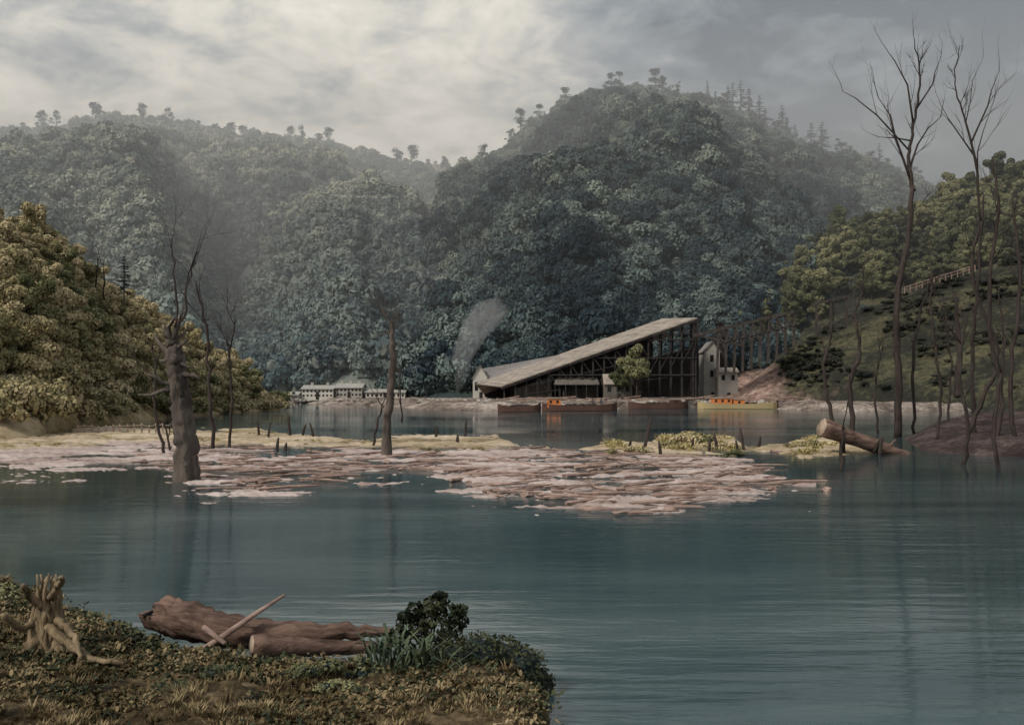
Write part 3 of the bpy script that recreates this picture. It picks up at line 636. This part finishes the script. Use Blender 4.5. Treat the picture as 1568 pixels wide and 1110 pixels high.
for z_ in (8,13,18): mb.beam((46,249,z_),(43.5,261,z_),.3)
mb.build('timber_frame',[M['timber']],sh)
mb=MB()
def wallpoly(ua,ub,d_,bot=611,off=8,mi=0,th=.3):
    q=[P(ua,bot,d_),P(ub,bot,d_),P(ub,eave(ub)+off,d_),P(ua,eave(ua)+off,d_)]; mb.slab(q,(0,th,0),mi)
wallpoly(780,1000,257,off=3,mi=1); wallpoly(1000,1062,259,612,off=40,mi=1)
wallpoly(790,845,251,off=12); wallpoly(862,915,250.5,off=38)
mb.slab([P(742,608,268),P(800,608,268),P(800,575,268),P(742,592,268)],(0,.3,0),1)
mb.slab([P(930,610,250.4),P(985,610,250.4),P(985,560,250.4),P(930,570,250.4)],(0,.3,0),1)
for u in range(792,915,4):
    if 845<u<862: continue
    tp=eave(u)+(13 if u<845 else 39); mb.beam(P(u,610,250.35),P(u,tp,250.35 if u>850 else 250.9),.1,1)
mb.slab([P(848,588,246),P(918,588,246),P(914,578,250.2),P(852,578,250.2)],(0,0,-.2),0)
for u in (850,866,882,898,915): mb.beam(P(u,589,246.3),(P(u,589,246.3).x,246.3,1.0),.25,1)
mb.build('plank_walls',[M['plank'],M['timber']],sh)
def house(name,ul,ur,vb,ve,vr,d_,depth,wall,roof,nw=0,rows=1,chim=0,gable=False):
    e=empty(name); l=P(ul,vb,d_);r=P(ur,vb,d_); zt=P(ul,ve,d_).z; zr=P(ul,vr,d_).z; zb=min(l.z,1.0)-.3; x0,x1=l.x,r.x
    mb=MB()
    if gable:
        xm=(x0+x1)/2; mb.slab([(x0,d_,zb),(x1,d_,zb),(x1,d_,zt),(xm,d_,zr),(x0,d_,zt)],(0,depth,0)); mb.build('walls',[wall],e)
        mb=MB(); o=.35
        for sx,xe in ((-1,x0),(1,x1)):
            dz=(zr-zt)/(xm-x0)*o; mb.slab([(xe+sx*o,d_-.4,zt-dz+.05),(xm,d_-.4,zr+.05),(xm,d_+depth+.4,zr+.05),(xe+sx*o,d_+depth+.4,zt-dz+.05)],(0,0,.2))
        mb.build('roof',[roof],e)
    else:
        ym=d_+depth/2; mb.slab([(x0,d_,zb),(x0,d_+depth,zb),(x0,d_+depth,zt),(x0,ym,zr),(x0,d_,zt)],(x1-x0,0,0)); mb.build('walls',[wall],e)
        mb=MB(); dz=(zr-zt)/(depth/2)*.4
        mb.slab([(x0-.3,d_-.4,zt-dz+.05),(x1+.3,d_-.4,zt-dz+.05),(x1+.3,ym,zr+.05),(x0-.3,ym,zr+.05)],(0,0,.2)); mb.slab([(x0-.3,d_+depth+.4,zt-dz+.05),(x1+.3,d_+depth+.4,zt-dz+.05),(x1+.3,ym,zr+.05),(x0-.3,ym,zr+.05)],(0,0,.2))
        mb.build('roof',[roof],e)
    if nw:
        mb=MB(); H=zt-max(1.0,l.z)
        for rI in range(rows):
            for i in range(nw):
                cx=x0+(x1-x0)*(i+.5)/nw; cz=max(1.,l.z)+H*(rI+.55)/rows; ww=min(.45,(x1-x0)/nw*.24); hh=H/rows*.22
                mb.box(cx-ww,cx+ww,d_-.05,d_+.05,cz-hh,cz+hh); 
        mb.build('windows',[M['dark']],e); mb=MB(); mb.box(x0+(x1-x0)*.45,x0+(x1-x0)*.45+.9,d_-.06,d_+.02,zb,zb+2.6); mb.build('door',[M['timber']],e)
    if chim:
        mb=MB(); 
        for i in range(chim):
            cx=x0+(x1-x0)*(i+.5)/chim; mb.box(cx-.4,cx+.4,d_+depth/2-.4,d_+depth/2+.4,zt,zr+1.)
        mb.build('chimneys',[M['stone']],e)
    return e
house('white_cottage',724,746,608,578,560,270,6,M['white'],M['roofd'],2,1,gable=True)
house('long_white_house',462,510,609,596,591,276,8,M['white'],M['roofp'],8,2,2)
house('brick_row_house',514,554,608,594,588,277,8,M['stone'],M['roofp'],7,2,3)
house('low_warehouse',560,620,610,601,597,277,8,M['white'],M['roofp'],9,1)
house('small_cabin',440,456,611,605,601,274,6,M['stone'],M['roofp'],3,1)
house('riverside_hut',926,968,606,587,574,243,5,M['plank'],M['roof'],3,1)
house('stone_engine_house',1078,1102,585,538,524,262,7,M['stone'],M['roofd'],1,2,gable=True)
house('stone_shed',1100,1130,588,570,564,258,6,M['stone'],M['roof'],2,1)
mb=MB(); q=P(1103,520,266); mb.box(q.x-1.4,q.x+1.4,265,268,6,q.z+.5); mb.box(q.x-1.7,q.x+1.7,264.7,268.3,q.z+.5,q.z+1.1); mb.box(q.x-1.0,q.x+1.0,265.4,267.6,q.z+1.1,q.z+4.2);mb.box(q.x-1.3,q.x+1.3,265.2,267.9,q.z+4.2,q.z+4.7); mb.build('chimney_stack',[M['timber']])
mb=MB()
for i,(ua,ub) in enumerate(((985,1075),(1075,1140))):
    a=P(ua,606,240);b_=P(ub,603,240); mb.slab([(a.x,240,.3),(b_.x,240,.3),(b_.x,240,2.2-i*.3),(a.x,240,2.2-i*.3)],(0,7,0))
rg=np.random.default_rng(3)
for _ in range(150):
    u=rg.uniform(770,1250); d_=rg.uniform(236,246); z_=rg.uniform(1.0,2.2); x=(u-CU)/F*d_; L=rg.uniform(2,7); mb.beam((x,d_,z_),(x+L,d_+rg.normal()*.5,z_+rg.normal()*.35),.3,1)
mb.build('timber_wharf',[M['plank'],M['drift']])
mb=MB()
for _ in range(500):
    u=rg.uniform(420,1300); d_=rg.uniform(231,262) if u>640 else rg.uniform(250,260); x=(u-CU)/F*d_; ico(mb,(x,d_,1.2),rg.uniform(.3,1.0)*(1 if u>640 else .4),.7,int(rg.integers(0,2)),rg,.3)
mb.build('rubble',[M['quay'],M['stone']])
mb=MB(); 
for i in range(7):
    a=P(406+i*9,612,258); mb.box(a.x-.15,a.x+.15,257.8,258.2,-.5,1.5)
a=P(402,612,258);b_=P(464,612,258); mb.box(a.x,b_.x,257,259,1.5,1.7); mb.box(a.x,b_.x,257,257.1,2.2,2.3); mb.build('footbridge',[M['stone']])
# trestle
mb=MB(); dT=246
def tl(u): return np.interp(u,[1062,1110,1215],[516,503,478])
for o in (0,3.5):
    mb.beam(P(1062,514,dT+o),P(1216,477,dT+o),.8); mb.beam(P(1100,527,dT+o),P(1214,498 if o==0 else 497,dT+o),.45)
    mb.beam(P(1064,512,dT+o),P(1140,530,dT+o),.5)
for i,u in enumerate(range(1100,1222,13)):
    gb=np.interp(u,[1100,1150,1190,1217],[578,566,552,535])
    for o in (0,3.5):
        mb.beam(P(u,tl(u),dT+o),P(u-2,gb,dT+o),.55)
    if u<1205: mb.beam(P(u,tl(u)+3,dT-.3),P(u+13,tl(u)+min(34,(gb-tl(u))*.8),dT-.3),.35); mb.beam(P(u,tl(u)+20,dT-.3),P(u+13,tl(u)+20-3,dT-.3),.35)
    mb.beam(P(u,tl(u),dT),P(u,tl(u),dT+3.5),.3)
mb.beam(P(1245,466,256),P(1305,452,256),.7); 
for u,vb in ((1250,515),(1272,508),(1296,498)): mb.beam(P(u,465-(u-1250)*.22,256),P(u,vb,256),.5)
mb.build('timber_trestle',[M['timberm']])
mb=MB(); pr_=None
for u in range(1385,1500,9):
    v=np.interp(u,[1385,1500],[440,404]); q=P(u,v,274); mb.beam(q+Vector((0,0,-1.8)),q,.2)
    if pr_: mb.beam(pr_,q,.22); mb.beam(pr_-Vector((0,0,.8)),q-Vector((0,0,.8)),.15)
    pr_=q
mb.build('rail_fence',[M['drift']])
for nm,u,v,h,d_,col in (('shed_tree',975,606,.95,241,colNR),('poplar_tree',952,606,.62,242,colNR),):
    src=col.objects[1]; o=bpy.data.objects.new(nm,src.data); link(o); o.location=((u-CU)/F*d_,d_,1.2); s=h*1.35; o.scale=(s*.8,s*.8,s*1.1)
o=bpy.data.objects.new('pine_tree',colRidgeR.objects[3].data); link(o); q=P(190,460,178); o.location=q; o.scale=(.8,.8,.72)
# ---------------------------------------------------------------- boats & people
def boat(name,ul,ur,v,cab,cm,hullm):
    e=empty(name); a=W(ul,v);b_=W(ur,v); y=a.y; L=b_.x-a.x; x0=a.x; Wd=3.2; mb=MB(); N=16
    secs=[]
    for i in range(N+1):
        t=i/N; wv=Wd/2*(1-abs(2*t-1)**5)**.6+.05; sheer=1.15+.5*abs(2*t-1)**3; x=x0+L*t
        secs.append([(x,y-wv,sheer),(x,y-wv*.95,.1),(x,y-wv*.7,-.5),(x,y+wv*.7,-.5),(x,y+wv*.95,.1),(x,y+wv,sheer),(x,y+wv*.88,sheer-.02),(x,y+wv*.88,.75),(x,y-wv*.88,.75),(x,y-wv*.88,sheer-.02)])
    vs=[p for s in secs for p in s]; n=10
    mb.add(vs,[(i*n+k,i*n+(k+1)%n,(i+1)*n+(k+1)%n,(i+1)*n+k) for i in range(N) for k in range(n)],0)
    mb.build('hull',[hullm],e); 
    mb=MB(); mb2=MB(); mb3=MB()
    for c0,c1,h in cab:
        xa=x0+L*c0;xb=x0+L*c1; mb.box(xa,xb,y-1.2,y+1.2,.7,h); mb2.box(xa-.15,xb+.15,y-1.35,y+1.35,h,h+.15)
        k=max(1,int((xb-xa)/1.3))
        for i in range(k):
            cx=xa+(xb-xa)*(i+.5)/k; mb3.box(cx-.25,cx+.25,y-1.24,y-1.1,h-.85,h-.3)
    if cab: mb.build('cabin',[cm],e); mb2.build('cabin_roof',[M['roof']],e); mb3.build('cabin_windows',[M['dark']],e)
    mb=MB(); mb.beam((x0+L,y,.6),(x0+L+1.8,y,1.9),.12); mb.box(x0+L-.2,x0+L+.3,y-.05,y+.05,-.4,1.9); mb.build('tiller',[M['timber']],e)
    mb=MB()
    for i in range(5):
        x=x0+L*(.35+.09*i); ico(mb,(x,y,1.15),.7,.5,0,R,.25)
    mb.build('coal_cargo',[M['timber']],e)
    return x0,L,y
x0,L,y=boat('canal_boat',830,943,629,[(.07,.25,2.5)],M['orange'],M['hull'])
boat('canal_boat',1068,1190,626,[(.18,.42,2.4),(.44,.58,2.1)],M['orange'],M['ochre'])
boat('canal_boat',762,826,631,[],M['orange'],M['hull'])
boat('canal_boat',962,1052,625.5,[(.72,.88,2.0)],M['hull'],M['hull'])
def person(name,loc,arm):
    J=[(0,0,.95),(0,0,1.2),(0,0,1.42),(0,0,1.54),(0,-.02,1.64),(0,-.01,1.76),(.2,0,1.42),(.27,.02,1.15),(.27+arm,-.12,.95),(.29+arm,-.16,.86),(-.2,0,1.42),(-.28,0,1.15),(-.3,-.1,.92),(-.3,-.13,.83),(.1,0,.88),(.12,-.03,.48),(.13,.02,.07),(.14,-.16,.03),(-.1,0,.88),(-.13,.02,.48),(-.15,.06,.07),(-.16,-.12,.03)]
    Ed=[(0,1),(1,2),(2,3),(3,4),(4,5),(2,6),(6,7),(7,8),(8,9),(2,10),(10,11),(11,12),(12,13),(0,14),(14,15),(15,16),(16,17),(0,18),(18,19),(19,20),(20,21)]
    Rr=[.16,.15,.16,.06,.10,.09,.075,.055,.042,.04,.075,.055,.042,.04,.1,.07,.05,.045,.1,.07,.05,.045]
    me=bpy.data.meshes.new(name); bm=bmesh.new(); ly=bm.verts.layers.skin.verify()
    vv=[bm.verts.new(j) for j in J]
    for a,b_ in Ed: bm.edges.new((vv[a],vv[b_]))
    for i,v_ in enumerate(vv): v_[ly].radius=(Rr[i],Rr[i]*.85); v_[ly].use_root=(i==0)
    bm.to_mesh(me); bm.free(); me.materials.append(M['cloth'])
    o=bpy.data.objects.new(name,me); link(o); o.location=loc
    o.modifiers.new('skin','SKIN'); ms=o.modifiers.new('sub','SUBSURF'); ms.levels=1; ms.render_levels=1
    mb=MB(); mb.tube([(0,-.01,1.70),(0,-.01,1.73)],[.2,.19],12); mb.tube([(0,-.01,1.73),(0,-.01,1.86)],[.11,.10],12); mb.build('hat',[M['timber']],o)
    mb=MB(); ico(mb,(0,-.045,1.64),.098,1.2,0,R,.02); mb.build('face',[M['skin']],o)
person('boatman',(x0+L*.68,y-.8,.8),.1); person('boatman',(x0+L*.80,y-.4,.8),-.02)
# ---------------------------------------------------------------- mist and smoke (real scattering volumes)
def volmat(name,dens,col):
    m=bpy.data.materials.new(name); m.use_nodes=True; nt=m.node_tree; nt.nodes.clear()
    ou=nt.nodes.new('ShaderNodeOutputMaterial'); vs_=nt.nodes.new('ShaderNodeVolumeScatter'); vs_.inputs['Color'].default_value=(*col,1); vs_.inputs['Density'].default_value=dens
    nt.links.new(vs_.outputs[0],ou.inputs['Volume']); return m
def mist(name,box,dens,col):
    mb=MB(); mb.box(*box); mb.build(name,[volmat(name,dens,col)])
mist('valley_mist',(-620,620,272,760,-2,215),.00115,(.92,.96,1))
mist('far_valley_mist',(-640,640,430,770,-2.5,195),.0014,(.94,.97,1))
mb=MB(); rg=np.random.default_rng(6)   # one thin drifting plume, a single tapering surface
mb.tube([P(700,602,266),P(702,590,266),P(708,570,267),P(706,550,268),P(716,528,270),P(726,505,272),P(744,484,275),P(768,468,279)],[.5,1.2,2.0,2.8,3.4,4.0,4.4,3.0],12,0,.16,rng=rg)
mb.build('chimney_smoke',[volmat('smoke',.045,(.97,.97,.98))],smooth=True)
# ---------------------------------------------------------------- sky, sun, camera
w=bpy.data.worlds.new('World'); sc.world=w; w.use_nodes=True; nt=w.node_tree; bg_=nt.nodes['Background']; bg_.inputs[1].default_value=.1
sky=nt.nodes.new('ShaderNodeTexSky'); sky.sky_type='NISHITA'; sky.sun_disc=False
sv_=Vector((-.55,-.45,.62)).normalized(); sky.sun_elevation=math.asin(sv_.z); sky.sun_rotation=math.atan2(sv_.x,sv_.y)
tc=nt.nodes.new('ShaderNodeTexCoord'); sp=nt.nodes.new('ShaderNodeSeparateXYZ'); nt.links.new(tc.outputs['Generated'],sp.inputs[0])
zc=mul(nt,mul(nt,sp.outputs[2],0.,'MAXIMUM'),.34,'ADD'); cx=nt.nodes.new('ShaderNodeCombineXYZ')
nt.links.new(mul(nt,sp.outputs[0],zc,'DIVIDE'),cx.inputs[0]); nt.links.new(mul(nt,sp.outputs[1],zc,'DIVIDE'),cx.inputs[1])
n1=noisetex(nt,2.3,10,.64,cx.outputs[0],dist=.4); n2=noisetex(nt,7,8,.65,cx.outputs[0],dist=.5,stretch=(1,1.3,1))
def lobe(dv,p):
    dt=nt.nodes.new('ShaderNodeVectorMath'); dt.operation='DOT_PRODUCT'; nt.links.new(tc.outputs['Generated'],dt.inputs[0]); dt.inputs[1].default_value=Vector(dv).normalized()
    return mul(nt,mul(nt,dt.outputs['Value'],0.,'MAXIMUM'),p,'POWER')
nn=mul(nt,mul(nt,mul(nt,n1,.65),mul(nt,n2,.35),'ADD'),-.5,'ADD')
f=mul(nt,mul(nt,nn,3.1),.53,'ADD'); f=mul(nt,f,mul(nt,lobe((-.07,1,.23),24),.42),'ADD'); f=mul(nt,f,mul(nt,lobe((.66,1,.40),8),-.72),'ADD')
cl=ramp(nt,f,[(.08,(.13,.155,.185)),(.33,(.27,.305,.335)),(.55,(.48,.495,.49)),(.78,(.80,.765,.68)),(1.,(1.,.95,.85))])
vm=nt.nodes.new('ShaderNodeVectorMath'); vm.operation='SCALE'; vm.inputs[3].default_value=11.; nt.links.new(cl,vm.inputs[0])
nt.links.new(mixc(nt,.93,sky.outputs[0],vm.outputs[0]),bg_.inputs[0])
sd_=bpy.data.lights.new('sun','SUN'); sd_.energy=2.7; sd_.angle=math.radians(10); sd_.color=(1,.93,.82)
so=link(bpy.data.objects.new('sun',sd_)); so.rotation_euler=(-sv_).to_track_quat('-Z','Y').to_euler()
cd=bpy.data.cameras.new('camera'); cd.sensor_width=36; cd.lens=36*F/1568; cd.shift_y=30/1568; cd.clip_end=20000
co=link(bpy.data.objects.new('camera',cd)); co.location=(0,0,EYE); co.rotation_euler=(math.radians(90),0,0); sc.camera=co
sc.view_settings.view_transform='Standard'; sc.view_settings.look='None'; sc.view_settings.exposure=0
